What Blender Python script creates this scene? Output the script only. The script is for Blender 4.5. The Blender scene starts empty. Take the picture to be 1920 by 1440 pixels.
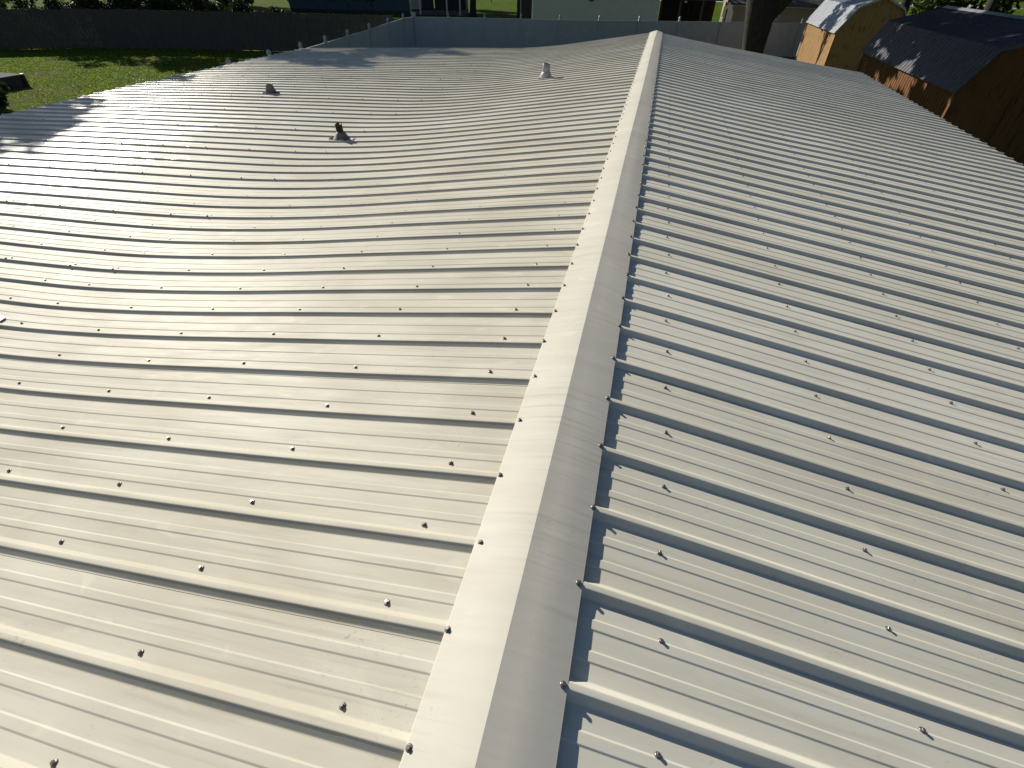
import bpy, bmesh, math, random
import numpy as np
from mathutils import Vector, Matrix
random.seed(7); RNG = np.random.RandomState(11)

# ------------------------------------------------------------------ camera, world, sun, exposure
S = bpy.context.scene
COL = S.collection
cam_d = bpy.data.cameras.new('camera'); cam = bpy.data.objects.new('camera', cam_d); COL.objects.link(cam)
CR = Vector((0.97003263, 0.24237032, 0.01712663)); CU = Vector((-0.17069187, 0.62959748, 0.75793885)); CF = Vector((-0.17291900, 0.73814879, -0.65210074))
CP = Vector((0.08833631, -0.21155024, 1.14842654))
cam.matrix_world = Matrix(((CR.x, CU.x, -CF.x, CP.x), (CR.y, CU.y, -CF.y, CP.y), (CR.z, CU.z, -CF.z, CP.z), (0, 0, 0, 1)))
cam_d.sensor_width = 36.0; cam_d.lens = 914.875 / 1920 * 36; cam_d.clip_start = 0.02; cam_d.clip_end = 2000
S.camera = cam
SUN_AZ, SUN_EL = math.radians(57), math.radians(26.5)      # azimuth from +Y towards -X
W = bpy.data.worlds.new('World'); S.world = W; W.use_nodes = True
nt = W.node_tree; nt.nodes.clear()
sky = nt.nodes.new('ShaderNodeTexSky'); sky.sky_type = 'NISHITA'; sky.sun_disc = False
sky.sun_elevation = SUN_EL; sky.sun_rotation = -SUN_AZ; sky.air_density = 1.0; sky.dust_density = 0.6; sky.ozone_density = 2.2
bg = nt.nodes.new('ShaderNodeBackground'); bg.inputs['Strength'].default_value = 0.05
wo = nt.nodes.new('ShaderNodeOutputWorld'); nt.links.new(sky.outputs[0], bg.inputs[0]); nt.links.new(bg.outputs[0], wo.inputs[0])
sd = bpy.data.lights.new('sun', 'SUN'); sd.energy = 5.0; sd.angle = math.radians(0.55); sd.color = (1.0, 0.94, 0.81)
so = bpy.data.objects.new('sun', sd); COL.objects.link(so)
SD = Vector((-math.sin(SUN_AZ) * math.cos(SUN_EL), math.cos(SUN_AZ) * math.cos(SUN_EL), math.sin(SUN_EL)))
so.rotation_euler = SD.to_track_quat('Z', 'Y').to_euler(); so.location = SD * 60
S.view_settings.view_transform = 'Standard'; S.view_settings.look = 'None'; S.view_settings.gamma = 1.0
S.view_settings.exposure = 0.30
S.render.engine = 'CYCLES'

# ------------------------------------------------------------------ materials
def mat(name, col, rough=0.6, metal=0.0, spec=0.5):
    m = bpy.data.materials.new(name); m.use_nodes = True
    p = m.node_tree.nodes['Principled BSDF']
    p.inputs['Base Color'].default_value = (*col, 1); p.inputs['Roughness'].default_value = rough
    p.inputs['Metallic'].default_value = metal; p.inputs['Specular IOR Level'].default_value = spec
    return m
def noise_mat(name, c1, c2, scale=5, rough=0.7, stretch=(1, 1, 1), bump=0.0, bscale=None, lo=0.35, hi=0.65, detail=6, metal=0.0, spec=0.5, rvar=None, c3=None, dist=0.0, coord='Object'):
    m = mat(name, c1, rough, metal, spec); t = m.node_tree; p = t.nodes['Principled BSDF']; L = t.links.new
    tc = t.nodes.new('ShaderNodeTexCoord'); mp = t.nodes.new('ShaderNodeMapping'); mp.inputs['Scale'].default_value = stretch
    L(tc.outputs[coord], mp.inputs[0])
    n = t.nodes.new('ShaderNodeTexNoise'); n.inputs['Scale'].default_value = scale; n.inputs['Detail'].default_value = detail; n.inputs['Distortion'].default_value = dist
    L(mp.outputs[0], n.inputs[0])
    r = t.nodes.new('ShaderNodeValToRGB'); r.color_ramp.elements[0].position = lo; r.color_ramp.elements[1].position = hi
    r.color_ramp.elements[0].color = (*c1, 1); r.color_ramp.elements[1].color = (*c2, 1)
    if c3:
        e = r.color_ramp.elements.new((lo + hi) / 2); e.color = (*c3, 1)
    L(n.outputs[0], r.inputs[0]); L(r.outputs[0], p.inputs['Base Color'])
    if rvar:
        q = t.nodes.new('ShaderNodeMapRange'); q.inputs[3].default_value = rvar[0]; q.inputs[4].default_value = rvar[1]; q.inputs[1].default_value = .3; q.inputs[2].default_value = .7
        L(n.outputs[0], q.inputs[0]); L(q.outputs[0], p.inputs['Roughness'])
    if bump:
        n2 = t.nodes.new('ShaderNodeTexNoise'); n2.inputs['Scale'].default_value = bscale or scale * 4; n2.inputs['Detail'].default_value = 4
        L(mp.outputs[0], n2.inputs[0])
        b = t.nodes.new('ShaderNodeBump'); b.inputs['Strength'].default_value = 1; b.inputs['Distance'].default_value = bump
        L(n2.outputs[0], b.inputs['Height']); L(b.outputs[0], p.inputs['Normal'])
    return m

def roof_paint(name, base, dusty, rough=(0.52, 0.62)):
    """painted steel: slightly dusty off-white, long streaks along the sheet, soft oil-canning"""
    m = mat(name, base, 0.4, 0.0, 0.17); t = m.node_tree; p = t.nodes['Principled BSDF']; L = t.links.new; N = t.nodes.new
    tc = N('ShaderNodeTexCoord')
    def nz(sc, st, det=5, ds=0.0):
        mp = N('ShaderNodeMapping'); mp.inputs['Scale'].default_value = st; L(tc.outputs['Object'], mp.inputs[0])
        n = N('ShaderNodeTexNoise'); n.inputs['Scale'].default_value = sc; n.inputs['Detail'].default_value = det; n.inputs['Distortion'].default_value = ds
        L(mp.outputs[0], n.inputs[0]); return n.outputs[0]
    def rng(s, a, b, c, d):
        q = N('ShaderNodeMapRange'); q.inputs[1].default_value = a; q.inputs[2].default_value = b; q.inputs[3].default_value = c; q.inputs[4].default_value = d
        L(s, q.inputs[0]); return q.outputs[0]
    streak = nz(2.2, (0.8, 9, 1), 7); blot = nz(1.3, (1, 1.6, 1), 5, .6); patch = nz(3.4, (1, 2.4, 1), 8, 1.2)
    mx = N('ShaderNodeMix'); mx.data_type = 'RGBA'; mx.inputs[6].default_value = (*base, 1); mx.inputs[7].default_value = (*dusty, 1)
    ad = N('ShaderNodeMath'); ad.operation = 'ADD'; L(rng(streak, .38, .66, 0, .55), ad.inputs[0]); L(rng(blot, .42, .66, 0, .75), ad.inputs[1]); ad.use_clamp = True
    L(ad.outputs[0], mx.inputs[0])
    mx2 = N('ShaderNodeMix'); mx2.data_type = 'RGBA'; L(mx.outputs[2], mx2.inputs[6]); mx2.inputs[7].default_value = (min(base[0] * 1.1, .8), min(base[1] * 1.09, .8), base[2] * 1.06, 1)
    L(rng(patch, .60, .68, 0, .55), mx2.inputs[0])
    oi = N('ShaderNodeObjectInfo'); hv = N('ShaderNodeHueSaturation'); L(mx2.outputs[2], hv.inputs['Color'])
    L(rng(oi.outputs['Random'], 0, 1, .955, 1.04), hv.inputs['Value']); L(rng(oi.outputs['Random'], 0, 1, 1.08, .92), hv.inputs['Saturation'])
    # thin run-off stains down the slope and small scuff marks
    st = N('ShaderNodeMix'); st.data_type = 'RGBA'; L(hv.outputs[0], st.inputs[6]); st.inputs[7].default_value = (base[0] * .62, base[1] * .60, base[2] * .56, 1)
    sa = nz(5.5, (.30, 14, 1), 8, .3); sb = nz(1.7, (1, 1, 1), 3)
    ml = N('ShaderNodeMath'); ml.operation = 'MULTIPLY'; L(rng(sa, .53, .72, 0, .60), ml.inputs[0]); L(rng(sb, .40, .60, 0, 1), ml.inputs[1])
    sc = nz(38, (1, 1.3, 1), 3, 2.5); sd_ = nz(2.9, (1, 1, 1), 2)
    m2 = N('ShaderNodeMath'); m2.operation = 'MULTIPLY'; L(rng(sc, .64, .69, 0, .5), m2.inputs[0]); L(rng(sd_, .50, .58, 0, 1), m2.inputs[1])
    ad2 = N('ShaderNodeMath'); ad2.operation = 'ADD'; ad2.use_clamp = True; L(ml.outputs[0], ad2.inputs[0]); L(m2.outputs[0], ad2.inputs[1])
    L(ad2.outputs[0], st.inputs[0]); L(st.outputs[2], p.inputs['Base Color'])
    fine = nz(7, (.7, 5, 1), 6, .4)
    # dew film left on the outer part of the left slope, drying along a ragged edge into streaks and flakes
    sx = N('ShaderNodeSeparateXYZ'); L(tc.outputs['Object'], sx.inputs[0])
    def mth(op, a, b):
        q = N('ShaderNodeMath'); q.operation = op
        for i_, v_ in enumerate((a, b)):
            if isinstance(v_, (int, float)): q.inputs[i_].default_value = v_
            else: L(v_, q.inputs[i_])
        return q.outputs[0]
    d0 = mth('SUBTRACT', mth('MULTIPLY', sx.outputs[0], -1), 5.35)                    # metres beyond the edge
    d1 = mth('ADD', d0, mth('MULTIPLY', mth('SUBTRACT', nz(1.5, (.5, 3.4, 1), 8, .8), .5), 3.2))
    edge = rng(d1, -.05, .10, 0, 1)
    flk = mth('ADD', nz(3.1, (.8, 1.5, 1), 7, 1.5), mth('MULTIPLY', d0, .045))
    wet = mth('MULTIPLY', mth('MAXIMUM', edge, mth('MULTIPLY', rng(flk, .60, .615, 0, 1), rng(d0, -1.3, -.9, 0, 1))), rng(nz(2.6, (.5, 5, 1), 8, .6), .34, .52, .25, 1))
    L(mth('ADD', mth('MULTIPLY', rng(fine, .32, .7, rough[0], rough[1]), mth('SUBTRACT', 1, wet)), mth('MULTIPLY', rng(fine, .32, .7, .26, .40), wet)), p.inputs['Roughness'])
    L(mth('ADD', .10, mth('MULTIPLY', wet, .42)), p.inputs['Specular IOR Level'])
    b1 = N('ShaderNodeBump'); b1.inputs['Distance'].default_value = .006; b1.inputs['Strength'].default_value = .3; L(nz(2.4, (.7, 1.8, 1), 2), b1.inputs['Height'])
    b2 = N('ShaderNodeBump'); b2.inputs['Distance'].default_value = .0007; b2.inputs['Strength'].default_value = .6; L(nz(22, (.35, 1.6, 1), 4), b2.inputs['Height']); L(b1.outputs[0], b2.inputs['Normal'])
    b3 = N('ShaderNodeBump'); b3.inputs['Distance'].default_value = .00012; b3.inputs['Strength'].default_value = .5; L(nz(420, (1, 1, 1), 2), b3.inputs['Height']); L(b2.outputs[0], b3.inputs['Normal'])
    L(b3.outputs[0], p.inputs['Normal'])
    return m

M = {}
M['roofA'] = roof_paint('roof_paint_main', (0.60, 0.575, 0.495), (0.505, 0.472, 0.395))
M['roofB'] = roof_paint('roof_paint_right_lifted', (0.71, 0.685, 0.60), (0.64, 0.61, 0.52))  # same paint, made paler on the right slope to offset its weaker sun
M['cap'] = roof_paint('ridge_cap_paint', (0.61, 0.585, 0.515), (0.56, 0.53, 0.46), (0.48, 0.58))
M['screw'] = mat('zinc_screw', (0.26, 0.25, 0.235), 0.38, 0.8)
M['washer'] = mat('rubber_washer', (0.16, 0.15, 0.14), 0.7)
M['pvc'] = noise_mat('grey_pvc', (0.30, 0.31, 0.33), (0.22, 0.23, 0.25), 9, .45)
M['boot'] = noise_mat('boot_rubber', (0.21, 0.19, 0.195), (0.13, 0.12, 0.125), 14, .6, bump=.002, bscale=40)
M['bootlight'] = noise_mat('boot_light_rubber', (0.50, 0.50, 0.50), (0.36, 0.36, 0.37), 14, .5)
M['rust'] = noise_mat('rusty_pipe_iron', (0.055, 0.018, 0.012), (0.02, 0.012, 0.010), 30, .85, bump=.003, bscale=60)
M['dark'] = mat('near_black', (0.01, 0.01, 0.01), .9)
M['lead'] = noise_mat('aluminium_flange', (0.62, 0.62, 0.62), (0.4, 0.4, 0.4), 30, .35, metal=.6, bump=.002, bscale=50)
M['housewall'] = noise_mat('house_siding', (0.50, 0.48, 0.42), (0.42, 0.40, 0.35), 4, .7)
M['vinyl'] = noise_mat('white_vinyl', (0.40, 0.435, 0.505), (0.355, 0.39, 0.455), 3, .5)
M['woodfence'] = noise_mat('weathered_fence_boards', (0.060, 0.052, 0.046), (0.10, 0.085, 0.07), 4, .85, (5, 5, .5), bump=.003)
M['grass'] = None
M['bark'] = noise_mat('oak_bark', (0.020, 0.017, 0.015), (0.05, 0.042, 0.036), 7, .95, (3, 3, .7), bump=.03, bscale=14)
def leaf_mat(name, c1, c2, trans=.2):
    m = mat(name, c1, .6); t = m.node_tree; p = t.nodes['Principled BSDF']; L = t.links.new
    g = t.nodes.new('ShaderNodeNewGeometry'); r = t.nodes.new('ShaderNodeValToRGB')
    r.color_ramp.elements[0].color = (*c1, 1); r.color_ramp.elements[1].color = (*c2, 1)
    L(g.outputs['Random Per Island'], r.inputs[0]); L(r.outputs[0], p.inputs['Base Color'])
    tl = t.nodes.new('ShaderNodeBsdfTranslucent'); mx_ = t.nodes.new('ShaderNodeMixShader'); mx_.inputs[0].default_value = trans
    L(r.outputs[0], tl.inputs[0]); L(p.outputs[0], mx_.inputs[1]); L(tl.outputs[0], mx_.inputs[2]); L(mx_.outputs[0], t.nodes['Material Output'].inputs[0])
    p.inputs['Specular IOR Level'].default_value = .2
    return m
M['leafoak'] = leaf_mat('oak_leaf', (0.028, 0.045, 0.014), (0.07, 0.10, 0.028))
M['leafhedge'] = leaf_mat('hedge_leaf', (0.02, 0.035, 0.014), (0.055, 0.075, 0.03))
M['leafyellow'] = leaf_mat('shrub_leaf', (0.10, 0.13, 0.035), (0.22, 0.25, 0.08))
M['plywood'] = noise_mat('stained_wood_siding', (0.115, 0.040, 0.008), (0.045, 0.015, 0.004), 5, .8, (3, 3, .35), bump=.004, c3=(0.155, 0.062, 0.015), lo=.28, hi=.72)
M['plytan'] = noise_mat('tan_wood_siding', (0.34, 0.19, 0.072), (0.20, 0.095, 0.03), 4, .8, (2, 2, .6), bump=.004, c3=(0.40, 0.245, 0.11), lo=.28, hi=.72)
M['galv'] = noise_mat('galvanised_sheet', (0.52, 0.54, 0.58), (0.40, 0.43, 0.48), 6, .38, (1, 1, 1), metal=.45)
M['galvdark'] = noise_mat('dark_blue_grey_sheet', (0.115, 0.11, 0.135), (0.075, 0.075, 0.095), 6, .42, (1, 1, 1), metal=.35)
M['trim'] = mat('pale_trim', (0.62, 0.57, 0.48), .6)
M['bluewall'] = noise_mat('teal_blue_siding', (0.045, 0.085, 0.11), (0.038, 0.072, 0.095), 2, .7)
M['greywall'] = noise_mat('pale_grey_siding', (0.40, 0.42, 0.37), (0.36, 0.38, 0.335), 2, .6)
M['brownwall'] = noise_mat('brown_stucco', (0.10, 0.085, 0.065), (0.08, 0.07, 0.055), 3, .9)
M['beigewall'] = noise_mat('beige_stucco', (0.33, 0.27, 0.17), (0.28, 0.225, 0.14), 2.5, .9, bump=.004, bscale=40)
M['beigelit'] = noise_mat('beige_sunlit_tone', (0.66, 0.55, 0.42), (0.58, 0.48, 0.36), 4, .7)  # beige wall tone with sunlight put into the colour
M['screen'] = mat('dark_insect_screen', (0.025, 0.03, 0.032), .8)
M['glass'] = mat('dark_window_glass', (0.02, 0.025, 0.03), .12)
M['whitetrim'] = mat('white_painted_trim', (0.70, 0.70, 0.68), .5)
M['concrete'] = noise_mat('road_concrete', (0.42, 0.43, 0.45), (0.34, 0.35, 0.37), 3, .9)
M['deckwood'] = noise_mat('grey_deck_boards', (0.16, 0.165, 0.17), (0.08, 0.085, 0.09), 6, .95, (1, 8, 1), spec=.1)
M['steel'] = mat('dark_steel', (0.03, 0.035, 0.045), .5, .3)
m = noise_mat('lawn', (0.035, 0.078, 0.004), (0.090, 0.135, 0.010), 1.7, 1.0, spec=0.03, bump=.04, bscale=9, c3=(0.060, 0.108, 0.006), detail=10, lo=.38, hi=.62)
t = m.node_tree; L = t.links.new; p = t.nodes['Principled BSDF']
src = p.inputs['Base Color'].links[0].from_socket
tc = t.nodes.new('ShaderNodeTexCoord'); n3 = t.nodes.new('ShaderNodeTexNoise'); n3.inputs['Scale'].default_value = .42; n3.inputs['Detail'].default_value = 8; L(tc.outputs['Object'], n3.inputs[0])
r3 = t.nodes.new('ShaderNodeValToRGB'); r3.color_ramp.elements[0].position = .54; r3.color_ramp.elements[1].position = .66; L(n3.outputs[0], r3.inputs[0])
mx = t.nodes.new('ShaderNodeMix'); mx.data_type = 'RGBA'; L(r3.outputs[0], mx.inputs[0]); L(src, mx.inputs[6]); mx.inputs[7].default_value = (0.10, 0.085, 0.035, 1)
L(mx.outputs[2], p.inputs['Base Color']); M['grass'] = m

# ------------------------------------------------------------------ helpers
def tag(o, label=None, cat=None, group=None, kind=None):
    if label: o['label'] = label
    if cat: o['category'] = cat
    if group: o['group'] = group
    if kind: o['kind'] = kind
    return o
def empty(name, loc=(0, 0, 0), rz=0):
    o = bpy.data.objects.new(name, None); COL.objects.link(o); o.location = loc; o.rotation_euler = (0, 0, rz); o.empty_display_size = .3
    return o
def link(name, me, parent=None, ms=()):
    for q in ms: me.materials.append(q)
    o = bpy.data.objects.new(name, me); COL.objects.link(o)
    if parent is not None: o.parent = parent
    return o
def from_np(name, V, F, smooth=False):
    """V (n,3), F (m,4) quads"""
    me = bpy.data.meshes.new(name); V = np.asarray(V, dtype=np.float32); F = np.asarray(F, dtype=np.int32)
    me.vertices.add(len(V)); me.vertices.foreach_set('co', V.ravel())
    k = F.shape[1]; me.loops.add(F.size); me.loops.foreach_set('vertex_index', F.ravel())
    me.polygons.add(len(F)); me.polygons.foreach_set('loop_start', np.arange(0, F.size, k, dtype=np.int32))
    me.polygons.foreach_set('use_smooth', np.full(len(F), smooth)); me.update(calc_edges=True); me.validate()
    return me
class MB:
    def __init__(s): s.bm = bmesh.new()
    def box(s, x0, x1, y0, y1, z0, z1, mi=0, bev=0):
        r = bmesh.ops.create_cube(s.bm, size=1)
        vs = r['verts']
        for v in vs: v.co = Vector(((x0 + x1) / 2 + v.co.x * (x1 - x0), (y0 + y1) / 2 + v.co.y * (y1 - y0), (z0 + z1) / 2 + v.co.z * (z1 - z0)))
        fs = {f for v in vs for f in v.link_faces}
        for f in fs: f.material_index = mi
        if bev:
            es = list({e for v in vs for e in v.link_edges}); bmesh.ops.bevel(s.bm, geom=es, offset=bev, segments=1, affect='EDGES')
        return s
    def obox(s, P0, P1, thick, z0, z1, mi=0):
        """box along the ground line P0-P1"""
        a, b = Vector((*P0, 0)), Vector((*P1, 0)); d = (b - a); n = Vector((-d.y, d.x, 0)).normalized() * thick / 2
        c = [a - n, b - n, b + n, a + n]
        lo = [s.bm.verts.new((q.x, q.y, z0)) for q in c]; hi = [s.bm.verts.new((q.x, q.y, z1)) for q in c]
        fs = [s.bm.faces.new(lo[::-1]), s.bm.faces.new(hi)] + [s.bm.faces.new((lo[i], lo[(i + 1) % 4], hi[(i + 1) % 4], hi[i])) for i in range(4)]
        for f in fs: f.material_index = mi
        return s
    def lathe(s, prof, seg=24, c=(0, 0), mi=0, cap=True, smooth=True, phase=0):
        rings = []
        for r, z in prof:
            rings.append([s.bm.verts.new((c[0] + r * math.cos(phase + 2 * math.pi * i / seg), c[1] + r * math.sin(phase + 2 * math.pi * i / seg), z)) for i in range(seg)])
        for a, b in zip(rings, rings[1:]):
            for i in range(seg):
                f = s.bm.faces.new((a[i], a[(i + 1) % seg], b[(i + 1) % seg], b[i])); f.smooth = smooth; f.material_index = mi
        if cap:
            f = s.bm.faces.new(rings[-1]); f.material_index = mi
            f = s.bm.faces.new(rings[0][::-1]); f.material_index = mi
        return s
    def prism(s, poly, y0, y1, mi=0):
        """polygon in x,z extruded along y"""
        a = [s.bm.verts.new((p[0], y0, p[1])) for p in poly]; b = [s.bm.verts.new((p[0], y1, p[1])) for p in poly]
        n = len(poly); fs = [s.bm.faces.new(a), s.bm.faces.new(b[::-1])] + [s.bm.faces.new((a[i], b[i], b[(i + 1) % n], a[(i + 1) % n])) for i in range(n)]
        for f in fs: f.material_index = mi
        return s
    def tube(s, pts, rad, seg=8, mi=0):
        rings = []
        for i, p in enumerate(pts):
            p = Vector(p); d = (Vector(pts[min(i + 1, len(pts) - 1)]) - Vector(pts[max(i - 1, 0)])).normalized()
            u = d.cross(Vector((0, 1, 0.13))).normalized(); v = d.cross(u); r = rad[i] if hasattr(rad, '__len__') else rad
            rings.append([s.bm.verts.new(p + (u * math.cos(2 * math.pi * k / seg) + v * math.sin(2 * math.pi * k / seg)) * r) for k in range(seg)])
        for a, b in zip(rings, rings[1:]):
            for k in range(seg):
                f = s.bm.faces.new((a[k], a[(k + 1) % seg], b[(k + 1) % seg], b[k])); f.smooth = True; f.material_index = mi
        s.bm.faces.new(rings[-1]); s.bm.faces.new(rings[0][::-1])
        return s
    def build(s, name, ms, parent=None):
        bmesh.ops.recalc_face_normals(s.bm, faces=s.bm.faces[:])
        me = bpy.data.meshes.new(name); s.bm.to_mesh(me); s.bm.free()
        return link(name, me, parent, ms if isinstance(ms, (list, tuple)) else [ms])

G = -3.25     # ground level
SP = 0.2286   # rib spacing

# ------------------------------------------------------------------ ground, road
MB().box(-160, 160, -60, 260, G - .5, G).build('ground', M['grass'])
tag(bpy.data.objects['ground'], kind='structure')
o = MB().obox((-60, 104), (60, 132), 12.5, G - .3, G + .004).build('road', M['concrete']); tag(o, kind='structure')

# ------------------------------------------------------------------ the roof surface (measured heights)
LX = np.array([0, .33, .92, 1.495, 2.06, 2.65, 3.235, 3.61, 4.2, 4.8, 5.4, 6.0, 6.56, 7.15, 7.72, 8.3, 8.87, 9.40])
LN = np.array([-14, 0, 3, 6, 9, 13, 17, 21, 25, 33, 61.5])
LZ = np.array([
 [-.018,-.078,-.188,-.290,-.388,-.475,-.530,-.552,-.585,-.61,-.635,-.655,-.68,-.705,-.725,-.745,-.765,-.785],
 [-.015,-.076,-.186,-.286,-.382,-.468,-.522,-.543,-.575,-.60,-.625,-.645,-.67,-.695,-.715,-.735,-.755,-.775],
 [-.003,-.060,-.171,-.270,-.366,-.452,-.508,-.528,-.558,-.58,-.605,-.628,-.655,-.68,-.70,-.722,-.742,-.762],
 [ .014,-.040,-.142,-.236,-.335,-.425,-.493,-.512,-.542,-.562,-.588,-.612,-.638,-.665,-.685,-.708,-.73,-.75],
 [ .010,-.041,-.139,-.231,-.328,-.410,-.480,-.500,-.53,-.552,-.577,-.60,-.628,-.652,-.672,-.695,-.72,-.74],
 [ .005,-.046,-.140,-.232,-.325,-.402,-.462,-.490,-.52,-.54,-.567,-.592,-.62,-.645,-.665,-.69,-.715,-.735],
 [ .005,-.045,-.140,-.230,-.320,-.398,-.455,-.480,-.51,-.535,-.562,-.587,-.615,-.64,-.662,-.685,-.71,-.73],
 [ .006,-.045,-.138,-.228,-.318,-.398,-.455,-.478,-.502,-.527,-.551,-.578,-.602,-.635,-.658,-.682,-.706,-.726],
 [ .007,-.044,-.137,-.227,-.315,-.395,-.450,-.473,-.498,-.522,-.547,-.571,-.594,-.615,-.64,-.675,-.702,-.722],
 [ .008,-.043,-.136,-.225,-.312,-.390,-.441,-.460,-.482,-.503,-.529,-.552,-.573,-.598,-.630,-.656,-.682,-.702],
 [ .012,-.040,-.133,-.222,-.310,-.388,-.438,-.455,-.475,-.498,-.522,-.547,-.570,-.597,-.625,-.653,-.68,-.706]])
RX = np.array([0, .33, .94, 1.55, 2.16, 2.77, 3.7, 4.57])
RN = np.array([-14, 0, 3, 6, 9, 12, 18, 24, 32, 61.5])
RZ = np.array([
 [-.015,-.066,-.184,-.292,-.392,-.487,-.61,-.715],
 [-.015,-.063,-.178,-.285,-.384,-.478,-.60,-.70],
 [-.003,-.054,-.167,-.269,-.364,-.456,-.575,-.675],
 [ .014,-.032,-.141,-.241,-.339,-.430,-.55,-.655],
 [ .010,-.034,-.132,-.228,-.324,-.410,-.535,-.64],
 [ .005,-.041,-.133,-.221,-.314,-.398,-.52,-.625],
 [ .005,-.042,-.131,-.214,-.294,-.378,-.50,-.605],
 [ .006,-.042,-.129,-.210,-.281,-.362,-.482,-.592],
 [ .008,-.041,-.127,-.207,-.277,-.356,-.472,-.58],
 [ .012,-.038,-.122,-.200,-.270,-.345,-.455,-.552]])
def bil(gx, gn, Z, x, n):
    x = np.clip(x, gx[0], gx[-1] + .6); n = np.clip(n, gn[0], gn[-1] + 2)
    i = np.clip(np.searchsorted(gx, x) - 1, 0, len(gx) - 2); j = np.clip(np.searchsorted(gn, n) - 1, 0, len(gn) - 2)
    u = (x - gx[i]) / (gx[i + 1] - gx[i]); v = (n - gn[j]) / (gn[j + 1] - gn[j])
    return Z[j, i] * (1 - u) * (1 - v) + Z[j, i + 1] * u * (1 - v) + Z[j + 1, i] * (1 - u) * v + Z[j + 1, i + 1] * u * v
def zroof(side, ax, Y):
    """height of the pan at |x|=ax, smoothed"""
    ax = np.asarray(ax, float); Y = np.asarray(Y, float); ax, Y = np.broadcast_arrays(ax, Y); n = Y / SP
    gx, gn, Z = (LX, LN, LZ) if side < 0 else (RX, RN, RZ)
    out = 0; w = 0
    for dx, wx in ((-.3, .5), (-.15, 1), (0, 1.2), (.15, 1), (.3, .5)):
        for dn, wn in ((-2.2, .5), (-1.1, 1), (0, 1.2), (1.1, 1), (2.2, .5)):
            xx = ax + dx
            a = bil(gx, gn, Z, np.maximum(xx, 0), n + dn) + np.where(xx < 0, -xx * .165, 0)   # mirror-extend below the ridge
            out = out + a * wx * wn; w += wx * wn
    return out / w
# rib profile over one pitch, u measured from the rib centre
def prof_pts():
    P = []
    def corner(u, h): P.append((u, h))
    hb, ht, H = .0235, .0070, .0174
    h_ = [(hb + .0045, 0), (hb + .0015, 0.0001), (hb - .0006, .0010), (hb - .002, .0028), (ht + .0042, H - .0050), (ht + .0026, H - .0022), (ht + .0008, H - .0005), (ht - .0015, H - .0001)]
    P.extend([(-u, h) for u, h in h_] + [(0, H)] + h_[::-1])
    for c in (.0765, .1475):
        k_ = [(.0156, 0), (.0146, .0002), (.0137, .0006), (.0113, .0020), (.0104, .0023), (.0090, .0024)]
        P.extend([(c - u, h) for u, h in k_] + [(c + u, h) for u, h in k_[::-1]])
    return P
PP = prof_pts()

house = empty('house', (0, 0, G))
tag(house, 'long low house with ribbed off-white metal gable roof filling the foreground', 'house')
HO = Vector((0, 0, -G))       # child offset so that meshes can be written in world coordinates
def hpart(o, parent=house):
    if parent is house: o.location = HO
    return o

def panel(side, n0, phase, xs):
    """one steel sheet: 4 pitches starting at rib n0"""
    U = []
    for k in range(4):
        base = (n0 + k) * SP + phase
        for (u, h) in PP: U.append((base + u, h))
    base = (n0 + 4) * SP + phase
    U.append((base - .0235 - .001, -.0012))
    U = [q for q in U if q[0] < YEND - .002] + ([(YEND, 0.0)] if U[-1][0] > YEND else [])
    U = np.array(U); X, Yg = np.meshgrid(xs, U[:, 0]); Hh = np.repeat(U[:, 1][:, None], len(xs), 1)
    # slight oil-canning of the pans
    Z = zroof(side, X, Yg)
    can = .0006 * np.sin(X * 5.3 + n0 * 1.7 + np.sin(X * 1.9 + n0)) * np.sin((Yg) / SP * math.pi) ** 2 + .0004 * np.sin(X * 2.1 + Yg * 3.7)
    Z = Z + Hh + can
    V = np.stack([side * X, Yg, Z], -1).reshape(-1, 3)
    r, c = X.shape; idx = np.arange(r * c).reshape(r, c)
    a, b, d, e = idx[:-1, :-1].ravel(), idx[:-1, 1:].ravel(), idx[1:, 1:].ravel(), idx[1:, :-1].ravel()
    F = np.stack([a, b, d, e], 1) if side > 0 else np.stack([a, e, d, b], 1)
    return from_np('roof_panel', V, F, True)
YEND = 61.45 * SP
xsL = np.concatenate([np.arange(.02, 2.3, .16), np.arange(2.3, 5, .10), np.arange(5, 9.38, .2), [9.38]])
xsR = np.concatenate([np.arange(.02, 4.5, .14), [4.58]])
PHR = .181
panels = {}
for side, xs, ph in ((-1, xsL, 0.0), (1, xsR, PHR)):
    for n0 in range(-7, 62, 4):
        if n0 * SP + ph - .03 > YEND: continue
        o = hpart(link('roof_panel', panel(side, n0, ph, xs), house, [M['roofA' if side < 0 else 'roofB']]))
        md = o.modifiers.new('wn', 'WEIGHTED_NORMAL'); md.weight = 90; md.keep_sharp = True
        panels[(side, n0)] = o
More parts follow.
